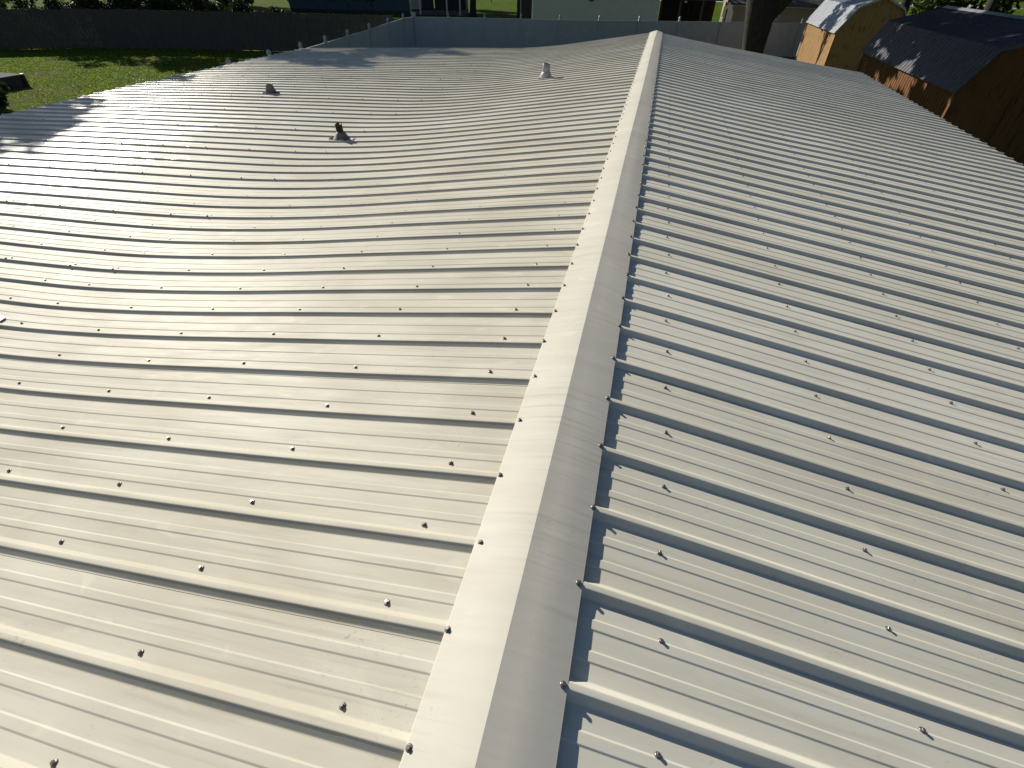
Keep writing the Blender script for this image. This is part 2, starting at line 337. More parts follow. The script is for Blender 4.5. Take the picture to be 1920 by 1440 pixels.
# ridge cap
def capmesh():
    ys = np.arange(-1.62, YEND + .02, .12); ys[-1] = YEND + .012
    V = []; 
    zc = lambda x, Y: zroof(-1 if x < 0 else 1, np.full_like(Y, abs(x)), Y)
    sec = []
    zl = zc(-.157, ys) + .0186; zr = zc(.134, ys) + .0184
    apex = zroof(-1, np.full_like(ys, 0.0), ys) * 1.0 + .0375
    ax = -.013 + .0022 * np.sin(ys * 1.1) + np.where(ys > 12.5, (ys - 12.5) * .012, 0)
    wav = .0012 * np.sin(ys * 2.1) + .0004 * np.sin(ys * 5.3 + 1)
    wr = .0020 * np.sin(ys * 1.7 + 1.3) + .0006 * np.sin(ys * 4.1)
    cols = [(-.1545 + 0 * ys, zl - .0045), (-.1585 + 0 * ys, zl - .0040), (-.1590 + 0 * ys, zl + 0), (-.157 + 0 * ys, zl + .0012),
            (-.11 + 0 * ys, zl + (apex - zl) * .33 + .0018 + wav * .5), (-.06 + 0 * ys, zl + (apex - zl) * .67 + .0025 + wav), (ax - .0022, apex - .0004), (ax, apex), (ax + .0022, apex - .0006),
            (.035 + 0 * ys, zr + (apex - zr) * .66 + .0025 + wr * .6), (.085 + 0 * ys, zr + (apex - zr) * .32 + .0035 + wr * .7), (.130 + 0 * ys, zr + .001), (.1335 + 0 * ys, zr), (.1340 + 0 * ys, zr - .0045), (.129 + 0 * ys, zr - .0050)]
    r = len(cols); c = len(ys)
    V = np.stack([np.stack([a, ys, b], -1) for a, b in cols], 0).reshape(-1, 3)
    idx = np.arange(r * c).reshape(r, c)
    F = np.stack([idx[:-1, :-1].ravel(), idx[1:, :-1].ravel(), idx[1:, 1:].ravel(), idx[:-1, 1:].ravel()], 1)
    me = from_np('ridge_cap', V, F, True)
    return me
capme = capmesh(); cap = hpart(link('ridge_cap', capme, house, [M['cap']]))
md = cap.modifiers.new('thick', 'SOLIDIFY'); md.thickness = .0007; md.offset = -1
md = cap.modifiers.new('es', 'EDGE_SPLIT'); md.split_angle = math.radians(11)

# walls, fascia, soffit
w = MB().box(-9.0, 4.2, -1.4, YEND - .35, G, -1.02).build('wall', M['housewall'], house); hpart(w)
for xe, s in ((-9.37, -1), (4.56, 1)):
    ys = np.linspace(-1.6, YEND, 40); m_ = bmesh.new(); zz = zroof(s, np.full_like(ys, abs(xe) - .02), ys)
    for (d0, d1) in (((xe - s * .03), xe - s * .005),):
        r = [[m_.verts.new((x_, y_, z_ + o_)) for y_, z_ in zip(ys, zz)] for x_, o_ in ((d0, -.004), (d1, -.004), (d1, -.13), (d0, -.13))]
        for a, b in ((0, 1), (1, 2), (2, 3), (3, 0)):
            for i in range(len(ys) - 1): m_.faces.new((r[a][i], r[a][i + 1], r[b][i + 1], r[b][i]))
    me = bpy.data.meshes.new('fascia'); bmesh.ops.recalc_face_normals(m_, faces=m_.faces[:]); m_.to_mesh(me); m_.free()
    hpart(link('fascia', me, house, [M['whitetrim']]))
xx = np.concatenate([-np.linspace(9.36, .05, 40), np.linspace(.05, 4.55, 20)])
m_ = bmesh.new()
for yy in (YEND - .03,):
    zt = [float(zroof(-1 if q < 0 else 1, abs(q), yy)) - .004 for q in xx]
    r = [[m_.verts.new((q, y_, z_ + o_)) for q, z_ in zip(xx, zt)] for y_, o_ in ((yy, 0), (yy + .025, 0), (yy + .025, -.12), (yy, -.12))]
    for a, b in ((0, 1), (1, 2), (2, 3), (3, 0)):
        for i in range(len(xx) - 1): m_.faces.new((r[a][i], r[a][i + 1], r[b][i + 1], r[b][i]))
me = bpy.data.meshes.new('rake_board'); bmesh.ops.recalc_face_normals(m_, faces=m_.faces[:]); m_.to_mesh(me); m_.free()
hpart(link('rake_board', me, house, [M['whitetrim']]))

# ------------------------------------------------------------------ screws
def screw_mesh():
    b = MB()
    b.lathe([(.0078, 0), (.0080, .0012), (.0074, .0020)], 14, mi=1)
    b.lathe([(.0070, .0020), (.0068, .0028), (.0052, .0036)], 14, mi=0)
    b.lathe([(.0046, .0036), (.0046, .0080), (.0040, .0088)], 6, mi=0, smooth=False)
    bmesh.ops.recalc_face_normals(b.bm, faces=b.bm.faces[:])
    me = bpy.data.meshes.new('panel_screw'); b.bm.to_mesh(me); b.bm.free(); me.materials.append(M['screw']); me.materials.append(M['washer'])
    return me
SCREW = screw_mesh()
sv = np.array([v.co[:] for v in SCREW.vertices]); sf = [list(p.vertices) for p in SCREW.polygons]; smi = [p.material_index for p in SCREW.polygons]
rowsL = [.33, .92, 1.495, 2.06, 2.65, 3.235, 3.61, 4.2, 4.78, 5.38, 5.98, 6.56, 7.14, 7.72, 8.3, 8.87, 9.28]
rowsR = [.33, .94, 1.55, 2.16, 2.77, 3.38, 3.98, 4.45]
def inframe(P):
    d = Vector(P) - CP; z = d.dot(CF)
    if z <= 0.05: return None
    x = 960 + 914.9 * d.dot(CR) / z; y = 720 - 914.9 * d.dot(CU) / z
    return (x, y, z) if -15 < x < 1935 and -15 < y < 1455 else None
def slope(side, ax, Y): return math.atan2(float(zroof(side, ax - .05, Y) - zroof(side, ax + .05, Y)), .1)
field = []; capS = []
def add(lst, side, ax, Y, h, key):
    ax += random.uniform(-.007, .007); Y += random.uniform(-.004, .004)
    th = slope(side, ax, Y); P = (side * (ax + h * math.sin(th)), Y, float(zroof(side, ax, Y)) + h * math.cos(th))
    f = inframe(P)
    if f: lst.append((f[2], P, side * th, random.uniform(0, 6.28), key))
for n in range(-7, 62):
    pn = -7 + 4 * ((n + 7) // 4)
    for ax in rowsL:
        if (n * SP + .044) < YEND - .02: add(field, -1, ax, n * SP + .044, .0, (-1, pn))
    if (n - 1) % 4 == 0:
        for ax in rowsL[5:]:
            if n * SP < YEND - .03: add(field, -1, ax - .01, n * SP, .0174, (-1, pn))
    for ax in rowsR:
        Y = n * SP + PHR - .063
        kn = n - 1 if True else n
        pr = -7 + 4 * ((n - 1 + 7) // 4)
        if Y < YEND - .02: add(field, 1, ax, Y, .0, (1, max(pr, -7)))
    for side, ax, ph in ((-1, .145, 0), (1, .1235, PHR)):
        Y = n * SP + ph
        if Y < YEND - .03: add(capS, side, ax, Y, .0200, None)
add(field, 1, .47, 5.39, 0, (1, 21))
def place(lst, name, lim, parent_of):
    lst.sort(key=lambda q: q[0])
    for (d, P, th, rz, key) in lst[:lim]:
        o = bpy.data.objects.new(name, SCREW); COL.objects.link(o); o.parent = parent_of(key)
        o.matrix_parent_inverse = Matrix.Identity(4)
        o.matrix_basis = Matrix.Translation(P) @ Matrix.Rotation(th + random.gauss(0, .05), 4, 'Y') @ Matrix.Rotation(random.gauss(0, .05), 4, 'X') @ Matrix.Rotation(rz, 4, 'Z')
    rest = lst[lim:]
    if rest:
        VV = []; FF = []; MI = []
        for i, (d, P, th, rz, key) in enumerate(rest):
            R_ = np.array((Matrix.Rotation(th, 3, 'Y') @ Matrix.Rotation(rz, 3, 'Z'))); VV.append(sv @ R_.T + np.array(P))
            FF += [[v + i * len(sv) for v in f] for f in sf]; MI += smi
        me = bpy.data.meshes.new(name + 's'); me.from_pydata(np.concatenate(VV).tolist(), [], FF); me.polygons.foreach_set('material_index', MI); me.update()
        return me
me = place(field, 'panel_screw', 100, lambda k: panels[k])
o = hpart(link('panel_screws', me, house, [M['screw'], M['washer']])); tag(o, kind='stuff')
me = place(capS, 'cap_screw', 100, lambda k: cap)
if me: o = hpart(link('cap_screws', me, house, [M['screw'], M['washer']])); tag(o, kind='stuff')

# ------------------------------------------------------------------ vents on the roof
def on_roof(side, ax, Y):
    return Vector((side * ax, Y, float(zroof(side, ax, Y))))
def flange(w, d, h=.004, jag=0, seed=0):
    b = MB(); r = random.Random(seed); N_ = 40; ring = []
    for k in range(N_):
        a = 2 * math.pi * k / N_; c, s_ = math.cos(a), math.sin(a); q = 1 / max(abs(c), abs(s_)) ** .8
        q *= 1 + jag * r.uniform(-1, 1); ring.append((w / 2 * c * q, d / 2 * s_ * q))
    top = [b.bm.verts.new((x_, y_, h + (r.uniform(0, .02) if jag else .0))) for x_, y_ in ring]; bot = [b.bm.verts.new((x_, y_, -.004)) for x_, y_ in ring]
    c0 = b.bm.verts.new((0, 0, h + .004))
    for k in range(N_):
        b.bm.faces.new((top[k], top[(k + 1) % N_], c0)); b.bm.faces.new((bot[k], bot[(k + 1) % N_], top[(k + 1) % N_], top[k]))
    return b
v = empty('vent_pipe', on_roof(-1, 1.585, 8.83)); tag(v, 'tall grey plastic vent pipe in a pale boot, the one near the ridge cap', 'vent pipe', 'vent pipes through the roof')
MB().lathe([(.060, .05), (.058, .205), (.055, .207), (.052, .205), (.052, .13)], 28, cap=True).build('pipe', M['pvc'], v)
b = MB(); b.lathe([(.092, .0), (.092, .03), (.084, .06), (.070, .08), (.065, .092), (.060, .093)], 28, cap=True); b.build('boot', M['bootlight'], v)
flange(.22, .20, .022).build('flange', M['bootlight'], v)
v = empty('vent_pipe', on_roof(-1, 3.34, 5.36)); tag(v, 'rusty dark broken-topped vent pipe in a grey cone boot on the left slope', 'vent pipe', 'vent pipes through the roof')
b = MB(); b.lathe([(.040, .02), (.040, .10), (.041, .160), (.038, .168), (.034, .15)], 20, cap=True)
for vv in b.bm.verts:
    if vv.co.z > .145: vv.co.z += .014 * math.sin(math.atan2(vv.co.y, vv.co.x) * 3 + 1) + .008 * math.sin(math.atan2(vv.co.y, vv.co.x) * 7); vv.co.x -= .012
    elif vv.co.z > .08: vv.co.x -= .006
b.build('pipe', M['rust'], v)
MB().lathe([(.110, .0), (.104, .014), (.082, .036), (.062, .062), (.048, .090), (.043, .092)], 28, cap=True).build('boot', M['boot'], v)
flange(.28, .17, .012, .10, 5).build('flange', M['lead'], v)
v = empty('vent_pipe', on_roof(-1, 6.03, 7.86)); tag(v, 'short dark cone vent with no pipe above it, farther left than the rusty one', 'vent pipe', 'vent pipes through the roof')
MB().lathe([(.108, .0), (.098, .02), (.078, .055), (.060, .098), (.054, .132), (.050, .137), (.044, .132), (.044, .10)], 28, cap=True).build('boot', M['boot'], v)
MB().lathe([(.043, .05), (.043, .118)], 20).build('dark_plug', M['dark'], v)  # solid plug, coloured near-black for the shade inside the cone
flange(.22, .18, .010, .03, 2).build('flange', M['boot'], v)
v = empty('vent_pipe', on_roof(-1, 3.53, 1.34)); tag(v, 'vent boot with a square metal flange, cut off by the left edge of the picture', 'vent pipe', 'vent pipes through the roof')
MB().lathe([(.10, .0), (.09, .03), (.06, .08), (.045, .12)], 28, cap=True).build('boot', M['boot'], v)
flange(.30, .22, .022).build('flange', M['lead'], v)

# ------------------------------------------------------------------ white fence
FT = -1.4
left_run = [(-12.5, 14.8), (-12.6, 16.95), (-12.8, 19.15), (-13.1, 21.4), (-13.45, 23.9), (-13.9, 26.9), (-14.45, 30.2), (-14.95, 33.4), (-14.84, 34.6)]
far_run = [(-14.716, 34.652), (-12.8, 35.3), (-10.65, 35.95), (-8.45, 36.45), (-6.1, 36.95), (-3.75, 37.7), (-1.35, 38.6), (1.1, 39.55), (3.75, 40.55), (6.3, 41.4), (8.8, 42.2), (11.3, 43.0), (13.8, 43.8)]
def fence(pts, label):
    o0 = pts[0]; r = empty('vinyl_fence', (o0[0], o0[1], G)); tag(r, label, 'fence', 'white vinyl fence runs')
    L_ = [(a - o0[0], b_ - o0[1]) for a, b_ in pts]; H = FT - G
    for i, (x_, y_) in enumerate(L_):
        b = MB(); d = Vector(L_[min(i + 1, len(L_) - 1)]) - Vector(L_[max(i - 1, 0)]); a = math.atan2(d.y, d.x)
        b.box(-.063, .063, -.063, .063, 0, H + .03); po = b.build('post', M['vinyl'], r); po.location = (x_, y_, 0); po.rotation_euler.z = a
        c = MB(); c.lathe([(.074, H + .03), (.074, H + .055), (.05, H + .07), (.074, H + .11), (.082, H + .15), (.066, H + .20), (.03, H + .235), (.004, H + .25)], 4, smooth=False, phase=math.pi / 4)
        co = c.build('post_cap', M['vinyl'], po)
    for a, b_ in zip(L_, L_[1:]):
        va, vb = Vector(a), Vector(b_); u = (vb - va).normalized() * .063; pa, pb = va + u, vb - u
        m_ = MB(); m_.obox(pa, pb, .038, H - .14, H - .002); m_.build('top_rail', M['vinyl'], r)
        m_ = MB(); m_.obox(pa, pb, .038, .03, .17); m_.build('bottom_rail', M['vinyl'], r)
        # tongue and groove boards
        n_ = 14; m_ = MB(); dv = (pb - pa) / n_
        for k in range(n_):
            q0 = pa + dv * (k + .02); q1 = pa + dv * (k + .98); m_.obox(q0, q1, .020, .17, H - .14)
        m_.obox(pa, pb, .012, .17, H - .14); m_.build('board_panel', M['vinyl'], r)
    return r
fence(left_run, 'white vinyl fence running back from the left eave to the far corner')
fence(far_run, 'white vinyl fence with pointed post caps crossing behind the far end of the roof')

# dark wooden fence
wf = [(-47, 20.5), (-40, 25.2), (-36.6, 27.2), (-33.2, 29.2), (-29.3, 30.4), (-24.7, 31.6), (-20.9, 32.4), (-15.6, 33.4)]
r = empty('wooden_fence', (wf[0][0], wf[0][1], G)); tag(r, 'dark wooden privacy fence of upright boards behind the sunlit lawn', 'fence')
for a, b_ in zip(wf, wf[1:]):
    va, vb = Vector(a) - Vector(wf[0]), Vector(b_) - Vector(wf[0]); n_ = max(4, int((vb - va).length / .145)); dv = (vb - va) / n_; m_ = MB()
    for k in range(n_):
        j = random.uniform(-.012, .012); m_.obox(va + dv * (k + .03), va + dv * (k + .97), .018, .03, 1.95 + random.uniform(-.03, .03))
    m_.build('board_panel', M['woodfence'], r)
    nrm = Vector((-dv.y, dv.x)).normalized() * .035
    for z_ in (.4, 1.6):
        m_ = MB(); m_.obox(va + nrm, vb + nrm, .04, z_, z_ + .09); m_.build('rail', M['woodfence'], r)
    m_ = MB(); q = va + nrm * 2.2; m_.box(q.x - .045, q.x + .045, q.y - .045, q.y + .045, 0, 1.9); m_.build('post', M['woodfence'], r)

# ------------------------------------------------------------------ trees and shrubs
def leaf_cloud(centers, radii, n, size, flat=.75, rs=None):
    rs = rs or RNG; centers = np.array(centers, float); radii = np.array(radii, float)
    pr = radii ** 2.2; pr /= pr.sum(); k = rs.choice(len(centers), n, p=pr)
    d = rs.normal(size=(n, 3)); d /= np.linalg.norm(d, axis=1)[:, None]; rr = radii[k] * (rs.rand(n) ** .45)
    C = centers[k] + d * rr[:, None] * np.array([1, 1, flat])
    a = rs.normal(size=(n, 3)); a /= np.linalg.norm(a, axis=1)[:, None]; b = np.cross(a, rs.normal(size=(n, 3))); b /= np.linalg.norm(b, axis=1)[:, None]
    s1 = (size * (.6 + .8 * rs.rand(n)))[:, None]; s2 = s1 * .45
    V = np.stack([C - a * s1, C + b * s2 - a * s1 * .1, C + a * s1, C - b * s2 - a * s1 * .1], 1).reshape(-1, 3)
    return V, np.arange(4 * n).reshape(n, 4)
def tree(name, loc, trunk, limbs, blobs, nleaf, lsize, leafm, label, cat, group=None, seed=1):
    """trunk: list of (x,y,z,r); limbs: list of such lists; blobs: list of (x,y,z,R)"""
    rs = np.random.RandomState(seed); r = empty(name, loc); tag(r, label, cat, group)
    b = MB(); b.tube([q[:3] for q in trunk], [q[3] for q in trunk], 16)
    for l in limbs: b.tube([q[:3] for q in l], [q[3] for q in l], 7)
    for v_ in b.bm.verts:
        c = v_.co; k_ = .04 * math.sin(c.z * 3.1 + c.x * 9) * math.sin(c.y * 8 + c.z * 1.3); c.x += k_; c.y += k_ * .7
    b.build('trunk', M['bark'], r)
    cs = []; rd = []
    for (x_, y_, z_, R_) in blobs:
        for k in range(9):
            d = rs.normal(size=3); d /= np.linalg.norm(d); q = rs.rand() ** .5
            cs.append((x_ + d[0] * R_ * .75 * q, y_ + d[1] * R_ * .75 * q, z_ + d[2] * R_ * .55 * q)); rd.append(R_ * rs.uniform(.20, .42))
    V, F = leaf_cloud(cs, rd, nleaf, lsize, .75, rs)
    link('crown', from_np('crown', V, F), r, [leafm])
    return r
def std_tree(loc, H, R_, nleaf=7000, seed=1, label='', group='shade trees around the yard', z0=.45, lsize=.16, name='oak_tree', tr=.3, leafm=None, nb=7):
    rs = random.Random(seed)
    trunk = [(0, 0, -.2, tr * 1.35), (.05, 0, .5, tr), (.1, .1, H * .3, tr * .8), (.0, .2, H * .6, tr * .5), (0, 0, H * .85, tr * .15)]
    limbs = []; blobs = [(0, 0, H * .82, R_ * .55)]
    for k in range(nb):
        a = 2 * math.pi * k / nb + rs.uniform(-.3, .3); zz = H * rs.uniform(z0 + .05, .8); q = R_ * rs.uniform(.5, .75)
        e = (q * math.cos(a), q * math.sin(a), zz); blobs.append((*e, R_ * rs.uniform(.34, .5)))
        limbs.append([(.05, .05, H * .3, tr * .45), (e[0] * .5, e[1] * .5, H * .3 + (zz - H * .3) * .6, tr * .25), (*e, tr * .08)])
    return tree(name, loc, trunk, limbs, blobs, nleaf, lsize, leafm or M['leafoak'], label, 'tree', group, seed)
# big oak just past the far end of the roof (trunk seen against the fence)
tree('oak_tree', (3.35, 22, G), [(0.1, 0, -.2, .70), (0.08, 0, .6, .52), (.0, 0, 2.2, .365), (-.05, 0, 2.75, .42), (-.07, 0, 3.05, .475), (-.16, 0, 3.6, .50), (-.35, 0, 4.3, .40), (-.6, .2, 6, .3), (-.8, .3, 8.5, .15)],
     [[(.1, 0, 3.2, .30), (.9, -.2, 4.2, .24), (2.6, -.8, 5.4, .16), (4.2, -1.5, 6.2, .07)], [(-.2, 0, 3.6, .28), (-1.6, -.3, 4.9, .2), (-3.5, -.6, 6.0, .08)], [(-.3, .1, 5, .22), (.6, 2, 6.5, .14), (1.2, 4, 7.6, .06)], [(.0, 0, 4.5, .2), (1.5, -2.2, 5.6, .1), (2.2, -3.6, 6.3, .05)]],
     [(-3.6, -.6, 6.6, 1.9), (4.6, -1.6, 6.6, 2.4), (2.2, -3.4, 6.8, 2.1), (1.2, 4, 8, 2.4), (-.8, .3, 9, 2.8), (2.6, .4, 8.2, 2.6), (-2.6, 2, 8, 2.2), (5.6, 1.6, 6.4, 2.1), (4.4, 4.2, 6.6, 2.2), (3.2, 1.5, 5.9, 1.5), (.8, -3.4, 5.6, 1.4), (.9, -1.6, 5.3, 1.4), (1.0, .6, 5.4, 1.5), (1.1, 2.8, 5.6, 1.6), (1.2, 5.0, 5.8, 1.7), (1.0, 7.2, 6.0, 1.8), (-.3, -.6, 5.5, 1.3), (-.2, 1.8, 5.6, 1.4), (-.2, 4.2, 5.7, 1.4), (-.2, 6.8, 5.8, 1.5), (-3, 2, 5.7, 1.4), (-3, 5, 5.8, 1.5), (-3, 8, 6, 1.5)],
     46000, .17, M['leafoak'], 'big dark oak trunk in front of the fence, right of the roof ridge', 'tree', 'shade trees around the yard', 5)
std_tree((-30.5, 34.5, G), 13.5, 6.2, 9000, 21, 'tall oak behind the dark wooden fence, left of the others', tr=.34, z0=.42)
tree('oak_tree', (-18.9, 11.8, G), [(0, 0, -.2, .4), (0, 0, 2, .28), (.2, .3, 4, .24), (.1, .1, 7, .14), (0, 0, 9, .05)],
     [[(.2, .3, 4, .2), (1.6, 3.0, 6.0, .15), (4.6, 7.0, 7.1, .05)], [(.1, .2, 5, .14), (-1.8, -1, 6.6, .05)], [(.1, .2, 4.6, .14), (2.2, -.8, 6.2, .05)]],
     [(3.2, 5.0, 7.2, 1.7), (5.2, 7.0, 7.4, 1.6), (4.4, 9.0, 7.6, 1.3), (1.2, 3.2, 7, 1.6), (0, 0, 8.6, 2.0), (-1.8, -1, 7, 1.8), (2.2, -1, 6.6, 1.7), (1.0, -2.6, 6.4, 1.4)], 7500, .15, M['leafoak'],
     'spreading oak left of the roof, its trunk outside the picture', 'tree', 'shade trees around the yard', 24)
std_tree((-47, 45, G), 9.5, 5.5, 7000, 41, 'bushy dark tree beyond the wooden fence in the top left corner', tr=.25, z0=.08, lsize=.22)
std_tree((-40, 47, G), 9, 5.0, 7000, 49, 'bushy dark tree beyond the wooden fence, next to the corner one', tr=.25, z0=.08, lsize=.22)
std_tree((-54, 62, G), 13, 6.5, 10000, 53, 'broad dark oak between the corner trees and the blue house', tr=.3, z0=.12, lsize=.32)
std_tree((-55, 38, G), 8.0, 4.5, 6000, 50, 'bushy low tree at the outer end of the wooden fence', tr=.25, z0=.08, lsize=.2)
std_tree((5.35, 36.6, G), 8.6, 2.4, 3500, 42, 'small added oak hidden behind the big trunk, shading the tan shed', tr=.12, z0=.5)  # added out of sight so its crown shades part of the tan shed
std_tree((-50, 56, G), 15, 7.5, 12000, 43, 'large oak far left of the blue house', tr=.3, z0=.18, lsize=.32)
std_tree((-60, 66, G), 16, 8, 12000, 44, 'large oak farthest left at the back', tr=.3, z0=.15, lsize=.36)
std_tree((-44, 71, G), 17, 8, 12000, 45, 'large oak behind the left end of the blue house', tr=.4, z0=.35, lsize=.3)
std_tree((-33, 74, G), 17, 8, 12000, 46, 'large oak behind the middle of the blue house', tr=.4, z0=.35, lsize=.3)
std_tree((13.8, 11.5, G), 9.5, 3.6, 5000, 47, 'added tree right of the barn-shaped shed, outside the picture, blocking sky light', tr=.2, z0=.2)  # unseen, added to keep sky light off the shed gable
std_tree((13.2, 29.6, G), 12.5, 4.6, 7500, 51, 'tall added tree in the gap between the two sheds, blocking sky light', tr=.22, z0=.42)  # added so its crown screens the sheds from the sky
std_tree((11.3, 6.0, G), 10.5, 4.0, 6000, 52, 'added tree beside the right eave, outside the picture, blocking sky light', tr=.2, z0=.3)  # unseen, added as another screen against sky light on the sheds
std_tree((19.5, 21.0, G), 11, 5, 6000, 48, 'added tree on the far side of the barn-shaped shed, blocking sky light', tr=.25, z0=.15)  # added to cut sky light from the right of the shed
std_tree((-38.0, 34.0, G), 9.5, 4.6, 6500, 25, 'lower oak over the left end of the dark wooden fence', tr=.28, z0=.3)
std_tree((-20.0, 63.0, G), 12.5, 6.5, 6000, 26, 'dark tree trunk beside the blue house and the road', tr=.36, z0=.45, lsize=.24)
std_tree((14.0, 41.5, G), 11.5, 5.5, 7500, 27, 'dense dark tree above the tan shed', tr=.34, z0=.25, lsize=.2)
std_tree((17.5, 33.0, G), 11.5, 6.0, 8500, 28, 'dense dark tree behind the barn-shaped shed', tr=.34, z0=.2, lsize=.2)
std_tree((1.8, 49.5, G), 9.5, 5.0, 5500, 29, 'dark tree between the pale siding house and the beige house', tr=.28, z0=.3, lsize=.2)
std_tree((-10.5, 58.0, G), 12, 5.5, 6000, 31, 'tree behind the pale siding house', tr=.3, z0=.4, lsize=.24)
def shrub(loc, blobs, n, ls, m_, label, group=None, seed=3, name='shrub'):
    rs = np.random.RandomState(seed); r = empty(name, loc); tag(r, label, 'shrub', group); cs = []; rd = []
    for (x_, y_, z_, R_) in blobs:
        for k in range(8):
            d = rs.normal(size=3); d /= np.linalg.norm(d); q = rs.rand() ** .5; cs.append((x_ + d[0] * R_ * .7 * q, y_ + d[1] * R_ * .7 * q, max(.1, z_ + d[2] * R_ * .6 * q))); rd.append(R_ * rs.uniform(.25, .45))
    V, F = leaf_cloud(cs, rd, n, ls, .85, rs); V[:, 2] = np.maximum(V[:, 2], .01)
    link('foliage', from_np('foliage', V, F), r, [m_])
    b = MB()
    for (x_, y_, z_, R_) in blobs: b.tube([(x_ * .6, y_ * .6, -.1), (x_ * .85, y_ * .85, z_ * .5), (x_, y_, z_)], [.05, .035, .015], 6)
    b.build('stem', M['bark'], r); return r
hg = 'hedge shrubs over the dark wooden fence'
shrub((-42, 28.5, G), [(0, 0, 1.4, 1.6), (1.6, .5, 2.0, 1.5), (-1.6, -.6, 2.1, 1.6)], 4200, .10, M['leafhedge'], 'dark shrub over the left end of the wooden fence in the top left corner', hg, 31)
shrub((-37.5, 30.3, G), [(0, 0, 1.5, 1.5), (1.5, .8, 1.9, 1.4), (-1.2, 0, 2.2, 1.3)], 3600, .10, M['leafhedge'], 'dark shrub behind the wooden fence, second from the left corner', hg, 32)
shrub((-33, 32.8, G), [(0, 0, 1.3, 1.4), (1.4, .4, 1.8, 1.3), (-1.4, 0, 1.8, 1.3)], 3400, .10, M['leafhedge'], 'dark shrub behind the wooden fence above the sunlit lawn', hg, 33)
shrub((-25.6, 34.9, G), [(0, 0, 1.1, 1.2), (1.2, .2, 1.6, 1.0)], 2400, .10, M['leafhedge'], 'dark shrub behind the wooden fence in front of the blue house', hg, 39)
shrub((-35.3, 32.2, G), [(0, 0, 1.5, 1.4), (.9, .3, 2.1, 1.2), (-1, 0, 2.1, 1.2)], 3000, .10, M['leafhedge'], 'taller dark shrub in the middle of the row behind the wooden fence', hg, 40)
shrub((-30.7, 33.6, G), [(0, 0, 1.5, 1.4), (.9, .3, 2.2, 1.1), (-1, 0, 2.1, 1.2)], 3000, .10, M['leafhedge'], 'bushy dark shrub behind the wooden fence, third from its right end', hg, 41)
shrub((-28.3, 34.2, G), [(0, 0, 1.2, 1.3), (1.3, .2, 1.7, 1.2)], 2800, .10, M['leafhedge'], 'dark shrub behind the wooden fence left of the blue house', hg, 34)
shrub((-33.2, 61.8, G), [(-.6, 0, .8, .9), (.6, 0, 1.1, 1.0), (1.6, 0, .8, .7)], 1800, .10, M['leafhedge'], 'dark rounded bush against the wall of the blue house, beside its porch', None, 35)
shrub((-41.3, 62.5, G), [(0, 0, 1.2, 1.1), (.2, .2, 2.2, .9)], 1800, .12, M['leafyellow'], 'sunlit yellow-green shrub at the left corner of the blue house', None, 36)
shrub((-.6, 44.6, G), [(0, 0, .7, .7), (.6, 0, .9, .6)], 1400, .09, M['leafhedge'], 'small dark bush beyond the white fence, right of the pale siding house', None, 37)
shrub((-22.3, 14.2, G), [(0, 0, .6, .7), (-.8, .9, .5, .6), (.6, -.9, .5, .6)], 1800, .09, M['leafhedge'], 'low dark shrub on the lawn under the left eave', None, 38)

# grass blades and fallen leaves over the part of the lawn that is seen
N_ = 60000; gx = RNG.uniform(-37, -16, N_); gy = RNG.uniform(13.5, 31.5, N_); hh = .018 + .035 * RNG.rand(N_) * (.5 + .5 * np.sin(gx * 1.3 + np.sin(gy * .9)) * np.sin(gy * 1.1)) ; an = RNG.rand(N_) * math.pi
wd = .02 + .03 * RNG.rand(N_); lx = RNG.normal(size=N_) * .03; ly = RNG.normal(size=N_) * .03
cx_, sx_ = np.cos(an) * wd, np.sin(an) * wd
V = np.stack([np.stack([gx - cx_, gy - sx_, np.full(N_, G - .005)], 1), np.stack([gx + cx_, gy + sx_, np.full(N_, G - .005)], 1), np.stack([gx + lx + cx_ * .2, gy + ly + sx_ * .2, G + hh], 1), np.stack([gx + lx - cx_ * .2, gy + ly - sx_ * .2, G + hh], 1)], 1).reshape(-1, 3)
o = link('grass', from_np('grass', V, np.arange(4 * N_).reshape(N_, 4)), None, [leaf_mat('grass_blade', (0.10, 0.16, 0.012), (0.24, 0.30, 0.05), .55)])
tag(o, 'short green grass covering the lawn', 'grass', kind='stuff')
N_ = 500; gx = RNG.uniform(-36, -17, N_); gy = RNG.uniform(14, 31, N_); V = []
for i in range(N_):
    a_ = RNG.rand() * 6.28; q = .03 + .04 * RNG.rand(); c_, s_ = math.cos(a_) * q, math.sin(a_) * q; z_ = G + .05 + .03 * RNG.rand()
    V += [(gx[i] - c_, gy[i] - s_, z_), (gx[i] + s_ * .5, gy[i] - c_ * .5, z_ + .01), (gx[i] + c_, gy[i] + s_, z_), (gx[i] - s_ * .5, gy[i] + c_ * .5, z_ + .015)]
o = link('fallen_leaves', from_np('fallen_leaves', V, np.arange(4 * N_).reshape(N_, 4)), None, [leaf_mat('dry_leaf', (0.16, 0.10, 0.05), (0.42, 0.34, 0.22))])
tag(o, 'dry fallen leaves scattered over the lawn', 'leaves', kind='stuff')

# ------------------------------------------------------------------ platform on the lawn, left edge
r = empty('low_deck', (-26.3, 17.5, G)); tag(r, 'low grey-topped flat deck with a dark skirt on the lawn at the left edge', 'deck')
b = MB(); n_ = 14
for k in range(n_): b.box(-4.2, .02, -2.2 + k * 3.3 / n_ + .006, -2.2 + (k + 1) * 3.3 / n_ - .006, .42, .45)
b.build('deck_boards', M['deckwood'], r)
MB().box(-4.15, -.03, -2.15, 1.05, .0, .418).build('skirt', M['steel'], r)
MB().box(-.05, .06, 1.02, 1.12, 0, .47).build('corner_post', M['steel'], r)

